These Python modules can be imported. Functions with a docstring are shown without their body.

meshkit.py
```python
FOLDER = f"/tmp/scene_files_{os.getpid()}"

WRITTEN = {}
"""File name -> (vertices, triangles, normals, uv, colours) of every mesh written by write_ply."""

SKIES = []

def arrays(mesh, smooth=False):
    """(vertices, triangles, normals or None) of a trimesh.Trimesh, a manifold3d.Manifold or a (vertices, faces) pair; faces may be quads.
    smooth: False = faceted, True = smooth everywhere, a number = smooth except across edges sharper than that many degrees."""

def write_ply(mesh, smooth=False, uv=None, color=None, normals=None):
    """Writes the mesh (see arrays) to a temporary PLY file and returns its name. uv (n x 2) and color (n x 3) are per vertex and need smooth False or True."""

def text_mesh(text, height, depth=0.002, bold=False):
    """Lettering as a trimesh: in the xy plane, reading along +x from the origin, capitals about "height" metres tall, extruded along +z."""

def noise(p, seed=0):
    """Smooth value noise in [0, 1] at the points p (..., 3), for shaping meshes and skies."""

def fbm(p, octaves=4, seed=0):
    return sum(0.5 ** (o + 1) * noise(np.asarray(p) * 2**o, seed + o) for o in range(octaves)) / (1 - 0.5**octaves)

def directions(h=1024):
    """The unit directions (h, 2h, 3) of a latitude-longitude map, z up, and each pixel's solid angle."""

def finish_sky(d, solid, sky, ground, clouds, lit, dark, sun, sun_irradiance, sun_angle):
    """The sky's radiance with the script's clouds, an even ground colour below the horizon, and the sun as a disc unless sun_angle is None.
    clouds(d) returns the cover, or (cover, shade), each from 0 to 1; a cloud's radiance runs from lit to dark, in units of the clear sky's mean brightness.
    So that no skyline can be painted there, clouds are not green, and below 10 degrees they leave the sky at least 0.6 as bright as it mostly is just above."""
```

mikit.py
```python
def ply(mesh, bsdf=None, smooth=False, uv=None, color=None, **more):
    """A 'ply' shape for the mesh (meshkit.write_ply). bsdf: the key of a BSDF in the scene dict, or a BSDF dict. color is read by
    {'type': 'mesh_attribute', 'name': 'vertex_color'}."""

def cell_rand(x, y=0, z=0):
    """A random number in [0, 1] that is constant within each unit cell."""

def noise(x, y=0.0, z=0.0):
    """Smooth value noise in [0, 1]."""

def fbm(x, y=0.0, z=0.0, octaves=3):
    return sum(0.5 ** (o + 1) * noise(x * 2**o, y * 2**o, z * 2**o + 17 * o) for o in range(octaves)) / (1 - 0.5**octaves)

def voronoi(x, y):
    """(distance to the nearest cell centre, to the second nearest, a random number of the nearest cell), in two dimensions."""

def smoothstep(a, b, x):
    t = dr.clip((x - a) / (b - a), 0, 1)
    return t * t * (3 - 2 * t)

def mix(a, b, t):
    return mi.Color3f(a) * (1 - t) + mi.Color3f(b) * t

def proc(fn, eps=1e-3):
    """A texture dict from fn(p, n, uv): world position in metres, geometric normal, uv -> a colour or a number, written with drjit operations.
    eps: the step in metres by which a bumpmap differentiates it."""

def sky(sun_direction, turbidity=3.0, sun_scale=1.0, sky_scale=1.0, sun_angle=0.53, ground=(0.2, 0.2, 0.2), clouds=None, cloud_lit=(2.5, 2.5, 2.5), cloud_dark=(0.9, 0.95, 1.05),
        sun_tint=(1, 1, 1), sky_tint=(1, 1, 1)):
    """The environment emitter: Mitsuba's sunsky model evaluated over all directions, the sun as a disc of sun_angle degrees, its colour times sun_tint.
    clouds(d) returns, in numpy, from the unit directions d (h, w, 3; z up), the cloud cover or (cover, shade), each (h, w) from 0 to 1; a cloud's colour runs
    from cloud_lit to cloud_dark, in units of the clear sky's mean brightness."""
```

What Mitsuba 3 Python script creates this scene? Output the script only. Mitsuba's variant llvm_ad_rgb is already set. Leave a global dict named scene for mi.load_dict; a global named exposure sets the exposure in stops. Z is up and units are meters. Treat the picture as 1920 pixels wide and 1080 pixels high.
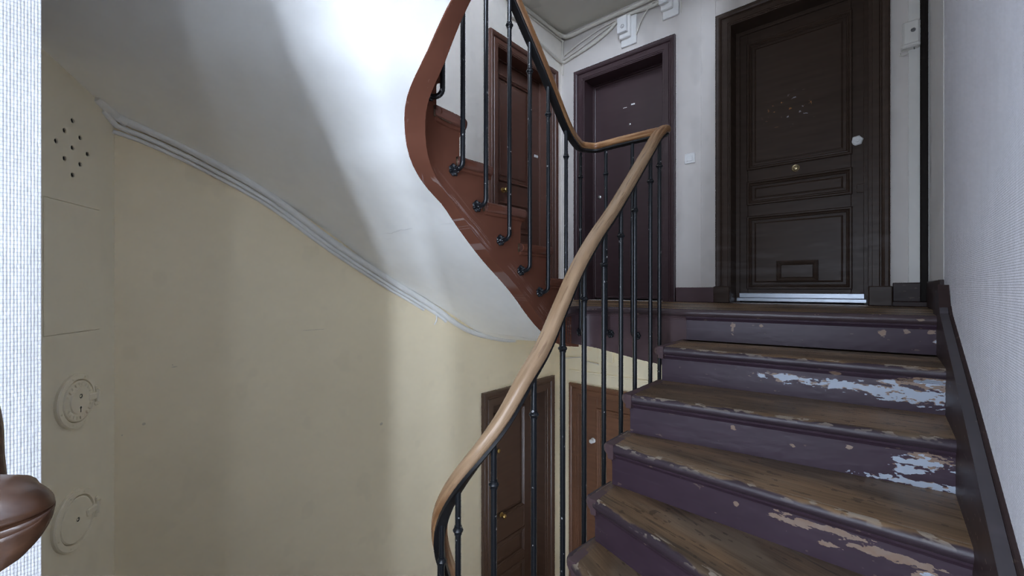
import math, random
import numpy as np, trimesh, manifold3d as m3
import drjit as dr, mitsuba as mi, mikit, meshkit
from mikit import noise, fbm, smoothstep, mix, voronoi, cell_rand
from shapely.geometry import Polygon

# ------------------------------------------------------------------ camera, light, exposure
# world: x = east (right along the wall of doors), y = north, z up; the landing in front of the doors is z = 0
exposure = 0.82
EZ = 0.117
CAM = (0.0, 0.0, EZ)
scene = {'type': 'scene'}
labels = {}
scene['camera'] = {'type': 'perspective', 'fov': 2 * math.degrees(math.atan(960 / 811.0)), 'fov_axis': 'x',
                   'near_clip': 0.02, 'far_clip': 100.0,
                   'to_world': mi.ScalarTransform4f().look_at(origin=list(CAM), target=[-0.6561, 0.7547, EZ], up=[0, 0, 1])}
WIN_Y = -0.40                       # plane of the stair windows, at the back of the niche behind the camera
PANES = [(-0.80, -0.56, (7.0, 24., 43.)), (-0.09, 0.155, (8., 34., 43.))]   # unseen glowing leaves, added and tuned to fill the stairwell: x range, radiance on this storey, the one below, the one above
OPEN = (-0.53, -0.12)               # gap left open so the added strip shines through
WIN_Z = (-0.75, 1.00)
STRIP_L = 46.0                      # radiance of the added glowing strip outside
DAY = (0.86, 0.99, 1.20)
F2F = 3.078                         # storey height: 18 risers
RISE = F2F / 18

# ------------------------------------------------------------------ helpers
rng = np.random.default_rng(7)


def lab(key, label=None, cat=None, group=None, kind=None):
    d = {}
    if label: d['label'] = label
    if cat: d['category'] = cat
    if group: d['group'] = group
    if kind: d['kind'] = kind
    labels[key] = d


used = set()


def fresh(key):
    if key not in used:
        used.add(key); return key
    i = 1
    while f'{key}_{i:03d}' in used: i += 1
    k = f'{key}_{i:03d}'; used.add(k); return k


def put(key, mesh, bsdf, smooth=False, uv=None, **more):
    key = fresh(key)
    scene[key] = mikit.ply(mesh, bsdf, smooth=smooth, uv=uv, **more)
    return key


def cat(*ms):
    out = []
    for m in ms:
        out += m if isinstance(m, list) else [m]
    return trimesh.util.concatenate(out)


def box(x0, x1, y0, y1, z0, z1):
    b = trimesh.creation.box(extents=[abs(x1 - x0), abs(y1 - y0), abs(z1 - z0)])
    b.apply_translation([(x0 + x1) / 2, (y0 + y1) / 2, (z0 + z1) / 2]); return b


def rbox(x0, x1, y0, y1, z0, z1, r=0.003):
    """box with chamfered edges"""
    pts = []
    for x in (x0, x1):
        for y in (y0, y1):
            for z in (z0, z1):
                sx, sy, sz = (1 if x == min(x0, x1) else -1), (1 if y == min(y0, y1) else -1), (1 if z == min(z0, z1) else -1)
                pts += [[x, y + sy * r, z + sz * r], [x + sx * r, y, z + sz * r], [x + sx * r, y + sy * r, z]]
    return trimesh.convex.convex_hull(np.array(pts))


def mbox(x0, x1, y0, y1, z0, z1):
    return m3.Manifold.cube([x1 - x0, y1 - y0, z1 - z0]).translate([x0, y0, z0])


def totri(man):
    m = man.to_mesh(); return trimesh.Trimesh(np.array(m.vert_properties[:, :3]), np.array(m.tri_verts), process=False)


def tube(path, r, n=10, caps=True):
    p = np.asarray(path, float); N = len(p)
    t = np.gradient(p, axis=0); t /= np.linalg.norm(t, axis=1, keepdims=True)
    a = np.cross(t[0], [0, 0, 1.0] if abs(t[0][2]) < .9 else [1.0, 0, 0]); a /= np.linalg.norm(a)
    rr = np.broadcast_to(np.asarray(r, float), (N,))
    ang = np.arange(n) * 2 * np.pi / n; V = []
    for i in range(N):
        a = a - t[i] * np.dot(a, t[i]); a /= np.linalg.norm(a); b = np.cross(t[i], a)
        V.append(p[i] + rr[i] * (np.cos(ang)[:, None] * a + np.sin(ang)[:, None] * b))
    return loft(np.array(V), True, caps)


def loft(S, closed=True, caps=True, uv=None):
    """S: sections (N, n, 3); closed = each section is a loop"""
    N, n = S.shape[:2]; V = S.reshape(-1, 3); F = []
    m = n if closed else n - 1
    for i in range(N - 1):
        for j in range(m):
            j2 = (j + 1) % n
            a, b, c, d = i * n + j, i * n + j2, (i + 1) * n + j2, (i + 1) * n + j
            F += [[a, b, c], [a, c, d]]
    if caps and closed:
        V = np.vstack([V, S[0].mean(0), S[-1].mean(0)]); k = N * n
        for j in range(n):
            j2 = (j + 1) % n
            F += [[k, j2, j], [k + 1, (N - 1) * n + j, (N - 1) * n + j2]]
    return trimesh.Trimesh(V, np.array(F), process=False)


def lathe(prof, n=28):
    """prof: (r, h) list; axis +z"""
    prof = np.array(prof, float); ang = np.arange(n) * 2 * np.pi / n
    S = np.array([[[r * math.cos(a), r * math.sin(a), h] for a in ang] for r, h in np.maximum(prof, [1e-5, -9])])
    return loft(S, True, True)


def frame_to(mesh, o, u, w, v=(0, 0, 1)):
    """local (x, y, z) -> o + x u + y v + z w"""
    M = np.eye(4); M[:3, 0], M[:3, 1], M[:3, 2], M[:3, 3] = u, v, w, o
    m = mesh.copy(); m.apply_transform(M)
    if np.linalg.det(M[:3, :3]) < 0: m.invert()
    return m


def prism(poly, h, o=(0, 0, 0)):
    m = trimesh.creation.extrude_polygon(poly if isinstance(poly, Polygon) else Polygon(poly), h, engine='earcut')
    m.apply_translation(o); return m


def polyl(pts, step=0.02):
    """resample a polyline"""
    p = np.asarray(pts, float); d = np.r_[0, np.cumsum(np.linalg.norm(np.diff(p, axis=0), axis=1))]
    s = np.linspace(0, d[-1], max(2, int(d[-1] / step)))
    return np.stack([np.interp(s, d, p[:, k]) for k in range(p.shape[1])], 1)


def smoothp(pts, n=8):
    """Catmull-Rom through points"""
    p = np.asarray(pts, float); q = np.vstack([2 * p[0] - p[1], p, 2 * p[-1] - p[-2]]); out = []
    for i in range(1, len(q) - 2):
        for t in np.linspace(0, 1, n, endpoint=False):
            a, b, c, d = q[i - 1:i + 3]
            out.append(.5 * (2 * b + (c - a) * t + (2 * a - 5 * b + 4 * c - d) * t * t + (3 * b - a - 3 * c + d) * t ** 3))
    return np.array(out + [p[-1]])


# ------------------------------------------------------------------ materials
def C(r, g, b): return mi.Color3f(r, g, b)


def mat(key, fn=None, rgb=None, rough=.5, bump=None, bscale=.001, beps=1e-3, spec=.5, metallic=0., sheen=0., coat=0.):
    base = mikit.proc(fn) if fn else {'type': 'rgb', 'value': list(rgb)}
    b = {'type': 'principled', 'base_color': base, 'roughness': rough, 'specular': spec, 'metallic': metallic}
    if coat: b['clearcoat'] = coat; b['clearcoat_gloss'] = .7
    if bump: b = {'type': 'bumpmap', 'arbitrary': mikit.proc(bump, eps=beps), 'scale': bscale, 'bsdf': b}
    scene[key] = {'type': 'twosided', 'bsdf': b}


def plaster(r, g, b, amt=.10, f=3.0, dirt=.0):
    def fn(p, n, uv):
        a = fbm(p.x * f, p.y * f, p.z * f, 4); d = fbm(p.x * 21, p.y * 21, p.z * 9, 2)
        k = 1 + amt * (a - .5) + .04 * (d - .5)
        if dirt:
            s = smoothstep(.62, .75, fbm(p.x * 7 + 3, p.y * 7, p.z * 4, 3)); k = k * (1 - dirt * s)
        return C(r, g, b) * k
    return fn


def lumps(f=60.):
    return lambda p, n, uv: fbm(p.x * f, p.y * f, p.z * f, 3) + 3 * fbm(p.x * 6, p.y * 6, p.z * 6, 2)


def cracks(p):
    """two old settlement cracks across the plaster of the upper flight"""
    w = .010 * (noise(p.x * 9, 1., 0.) - .5) + .004 * (noise(p.x * 40, 2., 0.) - .5)
    inx = smoothstep(-2.12, -2.0, p.x) * (1 - smoothstep(-1.56, -1.46, p.x)) * smoothstep(0, .1, p.z)
    a = dr.exp(-dr.square((p.y - 1.314 - w) / .0022)) * smoothstep(.35, .6, noise(p.x * 14, 3., 0.)); b = dr.exp(-dr.square((p.y - 1.345 - 1.4 * w) / .0028)) * smoothstep(.30, .55, noise(p.x * 11, 7., 0.))
    return (a + b) * inx


SOFF = plaster(.89, .885, .85, .04); LUMP = lumps(40)
mat('m_soffit', lambda p, n, uv: SOFF(p, n, uv) * (1 - .14 * cracks(p)), rough=.75, bump=lambda p, n, uv: LUMP(p, n, uv) + 1.2 * cracks(p), bscale=.002, beps=.002)
SL = [(-0.2, 1.09), (.286, .871), (.896, .62), (1.25, .40), (1.619, .206), (2.072, -.022), (2.285, -.14), (2.55, -.26), (3.0, -.33), (4.2, -.34)]


def cream(p, n, uv):
    k = 1 + .09 * (fbm(p.x * 2.2, p.y * 2.2, p.z * 2.2, 4) - .5) + .03 * (fbm(p.x * 30, p.y * 30, p.z * 30, 2) - .5)
    s = smoothstep(.66, .74, fbm(p.x * 9 + 3, p.y * 9, p.z * 6, 3)) * .035
    for y0, z0, hy, hz in ((.495, -.255, .012, .0025), (.488, -.245, .003, .003), (1.15, -.128, .075, .0016), (.384, -.498, .007, .006), (1.599, -.786, .012, .010), (.31, -.53, .003, .003)):
        q = dr.square((p.y - y0) / hy) + dr.square((p.z - z0) / hz)
        s = dr.maximum(s, .28 * (1 - smoothstep(.6, 1.2, q)))
    # the storey below the flight is painted cream, the storey above it white
    zl = mi.Float(SL[0][1])
    for (y0, z0), (y1, z1) in zip(SL[:-1], SL[1:]):
        zl = zl + dr.clip((p.y - y0) / (y1 - y0), 0, 1) * (z1 - z0)
    up = smoothstep(.10, .12, p.z - zl)
    return mix(C(.84, .735, .53), C(.84, .80, .73), up) * k * (1 - s)


mat('m_cream', cream, rough=.55, bump=lumps(50), bscale=.0015, beps=.003)
mat('m_cream_flue', plaster(.76, .70, .56, .06, 3, .05), rough=.5, bump=lumps(40), bscale=.0015, beps=.003)


def northpaint(p, n, uv):
    k = 1 + .07 * (fbm(p.x * 2.5, p.y * 2.5, p.z * 2.5, 4) - .5)
    s = smoothstep(.60, .78, fbm(p.x * 5 + 3, p.y * 5, p.z * 3, 3)) * .10
    top_dark = smoothstep(2.42, 2.66, p.z + .12 * fbm(p.x * 5, p.y * 5, 0, 2)) * .28  # darker towards the top of the wall
    return mix(C(.80, .715, .52), C(.62, .58, .545), smoothstep(-.2, -.1, p.z)) * k * (1 - s) * (1 - top_dark)


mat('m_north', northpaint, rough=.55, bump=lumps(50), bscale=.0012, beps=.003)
mat('m_ceiling', plaster(.60, .58, .51, .10, 2.5, .12), rough=.8)
mat('m_white', plaster(.74, .73, .71, .06), rough=.45)
mat('m_greyframe', plaster(.66, .64, .60, .06), rough=.45)


def weave_h(a, z):
    """basket weave: cells 3.3 mm wide and 5.6 mm tall"""
    u, v = a / .0033, z / .0056
    fu, fv = u - dr.floor(u), v - dr.floor(v)
    r = cell_rand(dr.floor(u), dr.floor(v), 3)
    hu = dr.sin(dr.pi * fu); hv = dr.sin(dr.pi * fv)
    return dr.sqrt(dr.maximum(hu, 0) + .001) * .55 + dr.sqrt(dr.maximum(hv, 0) + .001) * .75 + .25 * r


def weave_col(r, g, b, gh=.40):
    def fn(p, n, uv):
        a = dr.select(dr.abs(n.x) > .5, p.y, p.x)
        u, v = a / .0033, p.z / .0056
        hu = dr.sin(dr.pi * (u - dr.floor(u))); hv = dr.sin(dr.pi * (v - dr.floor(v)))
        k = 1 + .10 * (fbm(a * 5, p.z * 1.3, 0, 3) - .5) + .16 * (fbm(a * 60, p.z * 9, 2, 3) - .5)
        k = k * (1 - gh + gh * smoothstep(.05, .6, hv)) * (.86 + .14 * smoothstep(.05, .6, hu)) * (.93 + .14 * cell_rand(dr.floor(u), dr.floor(v), 5))  # groove darkening: shade of the weave relief painted into the colour
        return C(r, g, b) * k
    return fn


def weave_b(p, n, uv):
    a = dr.select(dr.abs(n.x) > .5, p.y, p.x)
    return weave_h(a, p.z)


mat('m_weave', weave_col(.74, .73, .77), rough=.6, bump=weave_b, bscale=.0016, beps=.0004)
mat('m_weave_dimmed', weave_col(.47, .47, .47, .26), rough=.6, bump=weave_b, bscale=.0011, beps=.0004)  # same weave, colour darkened against the strong window light on the jamb


def chips(lst, p, a):
    """mask and shade of the paint chips: (a0, z0, half width, half height, tone); a = coordinate along the riser"""
    tan, white = mi.Float(0), mi.Float(0)
    nn = .65 * (fbm(a * 26, p.z * 75, 0, 4) - .5) + .6 * (fbm(a * 75, p.z * 190, 7, 4) - .5)
    n2 = fbm(a * 60 + 5, p.z * 110, 2, 3) - .5
    for a0, z0, ha, hz, tone in lst:
        d = dr.sqrt(dr.square((a - a0) / ha) + dr.square((p.z - z0) / hz)) + 2.2 * nn
        m = 1 - smoothstep(.93, 1.0, d)
        tan = dr.maximum(tan, m)
        if tone > 0: white = dr.maximum(white, 1 - smoothstep(.90, .96, d / tone + 1.6 * n2))
    return tan, white


CH = [(-.62, -.10, .010, .026, 0), (-.49, -.078, .006, .006, 0), (-.02, -.088, .011, .016, 0), (.06, -.075, .010, .012, 0), (.14, -.072, .012, .01, 0), (.155, -.115, .012, .012, 1.),
      (-.08, -.272, .24, .017, 1.0), (.08, -.285, .12, .026, 1.), (-.33, -.262, .09, .011, .8), (.12, -.230, .07, .026, .35), (-.16, -.225, .02, .008, 0), (.0, -.24, .03, .012, .5),
      (.075, -.435, .055, .014, 1.1), (.10, -.418, .05, .014, .3), (.05, -.462, .035, .012, 1.2), (.08, -.503, .10, .010, 1.2), (-.1, -.425, .01, .008, 0), (-.26, -.45, .012, .007, 0), (-.45, -.42, .01, .01, 0),
      (-.14, -.588, .10, .012, 0), (-.22, -.60, .06, .008, 0), (.0, -.605, .10, .012, 0), (-.13, -.63, .03, .007, 0), (.10, -.63, .07, .018, .45), (-.38, -.60, .007, .006, 0)]


def paint(base, wear=.5, ch=None, seed=0., nose=False):
    br, bg, bb = base

    def fn(p, n, uv):
        k = 1 + .35 * (fbm(p.x * 9 + seed, p.y * 9, p.z * 14, 4) - .5)
        c = C(br, bg, bb) * k
        # dust and scuffs
        sc = smoothstep(.60, .85, fbm(p.x * 6 + 9, p.y * 6 + seed, p.z * 45, 4)) * wear * .5
        c = mix(c, C(.11, .09, .105), sc)
        fl = smoothstep(.765, .80, fbm(p.x * 38 + seed, p.y * 38, p.z * 52, 3)) * wear
        c = mix(c, C(.24, .17, .12), fl)
        if ch:
            t, w = chips(ch, p, p.x)
            f = smoothstep(.3, .7, dr.abs(n.y))          # only on faces of the risers
            tone = fbm(p.x * 50, p.y * 50, p.z * 50, 3)
            c = mix(c, mix(C(.24, .14, .085), C(.27, .21, .18), tone), t * f)
            c = mix(c, C(.40, .44, .51), w * f)
        return c
    return fn


AUB = (.047, .0275, .0400)
mat('m_riser', paint(AUB, .35, CH), rough=.42, spec=.35, bump=lambda p, n, uv: fbm(p.x * 30, p.y * 30, p.z * 60, 3), bscale=.0012, beps=.002)
mat('m_nosing', paint((.058, .038, .042), .9), rough=.36, bump=lambda p, n, uv: fbm(p.x * 40, p.y * 40, p.z * 40, 3), bscale=.002, beps=.002)
mat('m_aubergine', paint((.088, .054, .060), .12), rough=.40, bump=lambda p, n, uv: fbm(p.x * 14, p.y * 14, p.z * 14, 3), bscale=.002, beps=.003)
mat('m_skirting', paint((.034, .021, .020), .2), rough=.42, spec=.2, bump=lambda p, n, uv: fbm(p.x * 20, p.y * 20, p.z * 20, 3), bscale=.002, beps=.003)


mat('m_ledge', paint((.060, .053, .058), .5), rough=.5, spec=.3)


def redbrown(p, n, uv):
    k = 1 + .22 * (fbm(p.x * 8, p.y * 8, p.z * 8, 4) - .5)
    c = C(.155, .060, .038) * k
    # scuffed lower edge: pale scratches that follow the slope of the string
    al = (p.y - p.z) * .7; d = p.z - (.267 + (1.469 - p.y) * .74) - .5 * dr.maximum(0, p.y - 1.95)
    sc = smoothstep(.60, .68, fbm(d * 230 + 3 * fbm(al * 14, 1., 0., 2), al * 7, 3., 3)) * dr.exp(-dr.square((d - .035) / .05)) * smoothstep(.35, .55, fbm(al * 9, 5., 0., 2))
    sc = dr.maximum(sc, .4 * smoothstep(.74, .77, fbm(p.y * 90, p.z * 22, p.x * 40, 3)) * smoothstep(.5, .7, fbm(p.x * 4, p.y * 4, p.z * 4, 2)))
    return mix(c, C(.42, .33, .31), sc * .5)


mat('m_redbrown', redbrown, rough=.75, spec=.06, bump=lambda p, n, uv: fbm(p.x * 14, p.y * 14, p.z * 14, 3), bscale=.002, beps=.003)


def treadwood(edge):
    er, eg, eb = edge

    def fn(p, n, uv):
        u, v = uv.x, uv.y          # along the board, across it (0 at the nosing)
        w = fbm(u * 3, v * 9, 1., 3)
        g = fbm(u * 6 + 2 * w, v * 170 + 7 * w, 0., 4)
        pt = fbm(u * 2.6 + 3, v * 8, 5., 4)
        c = mix(C(.085, .056, .034), C(.200, .122, .066), smoothstep(.28, .75, pt))
        c = c * (.74 + .55 * g)
        ln = smoothstep(.68, .76, fbm(u * 5 + w, v * 95 + 6 * w, 5., 3))
        c = mix(c, C(.035, .026, .020), ln * .55)
        c = mix(c, C(.24, .185, .13), smoothstep(.56, .78, fbm(u * 3 + 4, v * 11, 2., 4)) * .35)
        sp = smoothstep(.76, .79, fbm(u * 34, v * 60, 8., 2))
        c = mix(c, C(.028, .02, .016), sp * .45)
        # paint left on the nosing and at the back of the board, with chips
        en = .030 + .030 * (fbm(u * 10, v * 40, 4., 4) - .5)
        ed = 1 - smoothstep(en - .004, en + .004, v)
        c = mix(c, C(er, eg, eb) * (1 + .4 * (g - .5)), ed)
        fl = smoothstep(.60, .66, fbm(u * 30, v * 90, 9., 3)) * smoothstep(.018, .034, v) * (1 - smoothstep(.045, .065, v))
        c = mix(c, C(.36, .30, .24), fl * .75)
        return c
    return fn


WB = lambda p, n, uv: fbm(uv.x * 8, uv.y * 130, 0., 3) + 1.6 * fbm(uv.x * 8, uv.y * 22, 3., 3)
mat('m_tread', treadwood((.040, .026, .034)), rough=.42, bump=WB, bscale=.0014, beps=.0015)
mat('m_tread_red', treadwood((.17, .075, .055)), rough=.45, bump=WB, bscale=.0014, beps=.0015)


def rail_col(p, n, uv):
    g = fbm(uv.x * 7, uv.y * 90, 0., 4)
    c = mix(C(.20, .085, .030), C(.40, .215, .10), smoothstep(.25, .8, g))
    # polished by hands to a paler brown on the stretch that is gripped
    worn = (1 - smoothstep(.75, 1.02, p.z)) * smoothstep(-.75, -.45, p.z)
    c = mix(c, mix(C(.34, .215, .12), C(.48, .335, .21), g), worn * .85)
    dk = smoothstep(.64, .74, fbm(uv.x * 9, uv.y * 120, 5., 4))
    return mix(c, C(.12, .06, .03), dk * .4)


mat('m_rail', rail_col, rough=.28, coat=.5)
mat('m_oldrail', lambda p, n, uv: mix(C(.024, .010, .006), C(.080, .036, .018), fbm(p.x * 16, p.y * 60, p.z * 90, 4)), rough=.30, coat=.4)


def iron(p, n, uv):
    f = smoothstep(.775, .79, fbm(p.x * 90, p.y * 90, p.z * 45, 3))
    return mix(C(.008, .010, .013), C(.45, .45, .46), f * .8)


mat('m_iron', iron, rough=.30, spec=.55)
mat('m_blackband', rgb=(.010, .010, .011), rough=.40)


def doorpaint(r, g, b, streak=.3, sc=None):
    def fn(p, n, uv):
        k = 1 + streak * (fbm(p.x * 5, p.y * 5, p.z * 40, 4) - .5)
        c = C(r, g, b) * k
        if sc:
            wear = smoothstep(.48, .80, fbm(p.x * 4 + 7, p.y * 4, p.z * 16, 4)) * (1 - smoothstep(.35, .75, p.z))
            c = mix(c, C(.085, .070, .066), wear * .55)
            # flakes where fittings were taken off the upper panel
            d = dr.sqrt(dr.square((p.x + .55) / .22) + dr.square((p.z - 1.47) / .16))
            fl = smoothstep(.755, .78, fbm(p.x * 34 + 3, p.z * 50, 2., 3)) * (1 - smoothstep(.4, 1.0, d))
            c = mix(c, mix(C(.30, .13, .03), C(.26, .26, .29), smoothstep(.55, .65, noise(p.x * 12, p.z * 12, 3))), fl)
        return c
    return fn


DB = lambda p, n, uv: fbm(p.x * 12, p.y * 12, p.z * 40, 3)
mat('m_door_dark', doorpaint(.043, .0265, .0185, .4, True), rough=.42, spec=.25, bump=DB, bscale=.0015, beps=.002)
mat('m_door_plum', doorpaint(.043, .023, .026, .15), rough=.42, spec=.4, bump=DB, bscale=.001, beps=.002)
mat('m_door_brown', doorpaint(.085, .036, .024, .2), rough=.38, bump=DB, bscale=.001, beps=.002)
mat('m_door_low', doorpaint(.070, .038, .024, .25), rough=.36, bump=DB, bscale=.001, beps=.002)
mat('m_door_low_red', doorpaint(.150, .070, .038, .25), rough=.38, bump=DB, bscale=.001, beps=.002)
mat('m_brass', rgb=(.62, .45, .18), rough=.30, metallic=1.)
mat('m_darkbrass', rgb=(.30, .24, .14), rough=.35, metallic=1.)
mat('m_steel', rgb=(.60, .60, .60), rough=.28, metallic=1.)
mat('m_alu', rgb=(.62, .68, .76), rough=.35, metallic=.6)
mat('m_plastic', rgb=(.76, .76, .75), rough=.35)
mat('m_cable', plaster(.60, .575, .51, .08), rough=.5)
mat('m_conduit', plaster(.78, .78, .76, .04), rough=.5)
mat('m_black', rgb=(.006, .006, .006), rough=.6)
mat('m_blackpost', rgb=(.010, .0075, .006), rough=.6, spec=.15)
mat('m_darkgreen', rgb=(.010, .028, .020), rough=.35)
mat('m_grey', rgb=(.10, .10, .10), rough=.5)
mat('m_printgrey', rgb=(.16, .15, .15), rough=.6)

# ------------------------------------------------------------------ plan of the stair
XW, XE, YN, YS = -2.54, 0.19, 3.70, 0.026
XWI, XEI, YC, YL = -1.41, -0.85, 1.225, 2.47          # string faces: west, east, centre of the turn, landing edge
XC, RI = (XWI + XEI) / 2, (XEI - XWI) / 2
L1 = YL - YC; LA = math.pi * RI


def inner(s, off=0.):
    """plan point of the string face at arc length s (0 at the landing on the west side), moved by off into the well, and direction of ascent"""
    if s < L1:
        y = YL - s; w = max(0., y - 1.75); g = .25 * w ** 1.6; dg = .4 * w ** .6     # the string swings west to meet the landing
        t = np.array([dg, -1.]); t /= np.linalg.norm(t)
        return np.array([XWI - g, y]) + off * np.array([-t[1], t[0]]), t
    if s < L1 + LA:
        a = (s - L1) / RI; r = RI - off
        return np.array([XC - r * math.cos(a), YC - r * math.sin(a)]), np.array([math.sin(a), -math.cos(a)])
    return np.array([XEI - off, YC + (s - L1 - LA)]), np.array([0, 1.])


sE = lambda y: L1 + LA + (y - YC)
IN = [None, L1 - (2.20 - YC), L1 - (1.93 - YC), L1 - (1.68 - YC), L1 - (1.43 - YC), L1 - (1.265 - YC), L1 + .105]
IN += [L1 + .105 + (sE(1.34) - L1 - .105) * i / 7 for i in range(1, 7)]
IN += [sE(1.34), sE(1.475), sE(1.61), sE(1.77), sE(2.12), sE(2.47)]
OUT = [None, (XW, 2.47), (XW, 2.20), (XW, 1.92), (XW, 1.58), (XW, 1.32), (XW, 1.06), (XW, .74), (-2.50, .235), (-1.85, YS), (-1.05, YS), (-.30, YS), (XE, .28),
       (XE, .73), (XE, 1.115), (XE, 1.545), (XE, 1.90), (XE, 2.21), (XE, 2.60)]
OVER, TH = .036, .042


def line_of(k):
    p, d = inner(IN[k]); q = np.array(OUT[k]); u = (q - p) / np.linalg.norm(q - p)
    n = np.array([u[1], -u[0]])
    if np.dot(n, d) < 0: n = -n
    return p, q, u, n                     # n points uphill


def isect(p, u, q, v):
    A = np.array([u, -v]).T; t = np.linalg.solve(A, q - p); return p + t[0] * u


def tread_mesh(k, z):
    """one board: rounded nosing in front, rounded end towards the well"""
    p0, q0, u0, n0 = line_of(k); p1, q1, u1, n1 = line_of(k + 1)
    wall_bend = {8: [(XW, .285)], 7: [], 12: [(XE, YS)]}
    f0, f1 = p0 - n0 * OVER, q0 - n0 * OVER + u0 * .02
    b0, b1 = p1 + n1 * .012, q1 + n1 * .012 + u1 * .02
    if k == 7: b1 = np.array([XW, .30])
    d_in = .030                                        # overhang past the string
    N = 26 if k < 13 else 44
    ts = np.r_[np.linspace(0, .012, 6), np.linspace(.012, 1, N)[1:]]
    L = np.linalg.norm(f1 - f0)
    S, UV = [], []
    for i, t in enumerate(ts):
        e = 1.0
        if t < .012: e = math.sqrt(max(0.02, 1 - (1 - t / .012) ** 2))
        F = f0 - u0 * d_in + (f1 - f0 + u0 * d_in) * t; B = b0 - u1 * d_in + (b1 - b0 + u1 * d_in) * t
        D = (B - F) / max(np.linalg.norm(B - F), 1e-6); W = np.linalg.norm(B - F)
        h = TH / 2 * e
        # worn dip of the board where feet fall, and a nibbled nosing
        wob = .0022 * (meshkit.noise(np.array([[t * L * 26, k * 3.1, 0.]]))[0] - .5) + .0015 * (meshkit.noise(np.array([[t * L * 80, k * 3.1, 4.]]))[0] - .5)
        dip = .004 * math.exp(-((t - .5) / .3) ** 2)
        sec, uvs = [], []
        pe = float(np.clip((t * L - .012) / .03, 0, 1))
        def add(dist, zz, vv):
            q = F + D * dist; sec.append([q[0], q[1], z - TH / 2 + zz]); uvs.append([t * L + k * 1.7, vv * pe])
        add(W, -h, W + .07); add(W, h, W + .03); add(W * .5, h, W * .5 + .03); add(.06, h - dip * .5, .085)
        add(.030 + wob, h - dip - .001 + wob, .052)
        for a in np.linspace(100, -90, 9):
            add(TH / 2 + wob + (1 - e) * .5 * TH / 2 - TH / 2 * math.cos(math.radians(a)) * e, (h - (dip if a > 30 else 0)) * math.sin(math.radians(a)), .036 - .0002 * (90 - a))
        add(.08, -h, .0)
        S.append(sec); UV.append(uvs)
    S = np.array(S); UV = np.array(UV)
    m = loft(S, True, True)
    uv = np.vstack([UV.reshape(-1, 2), UV[0].mean(0), UV[-1].mean(0)])
    return m, uv


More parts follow.
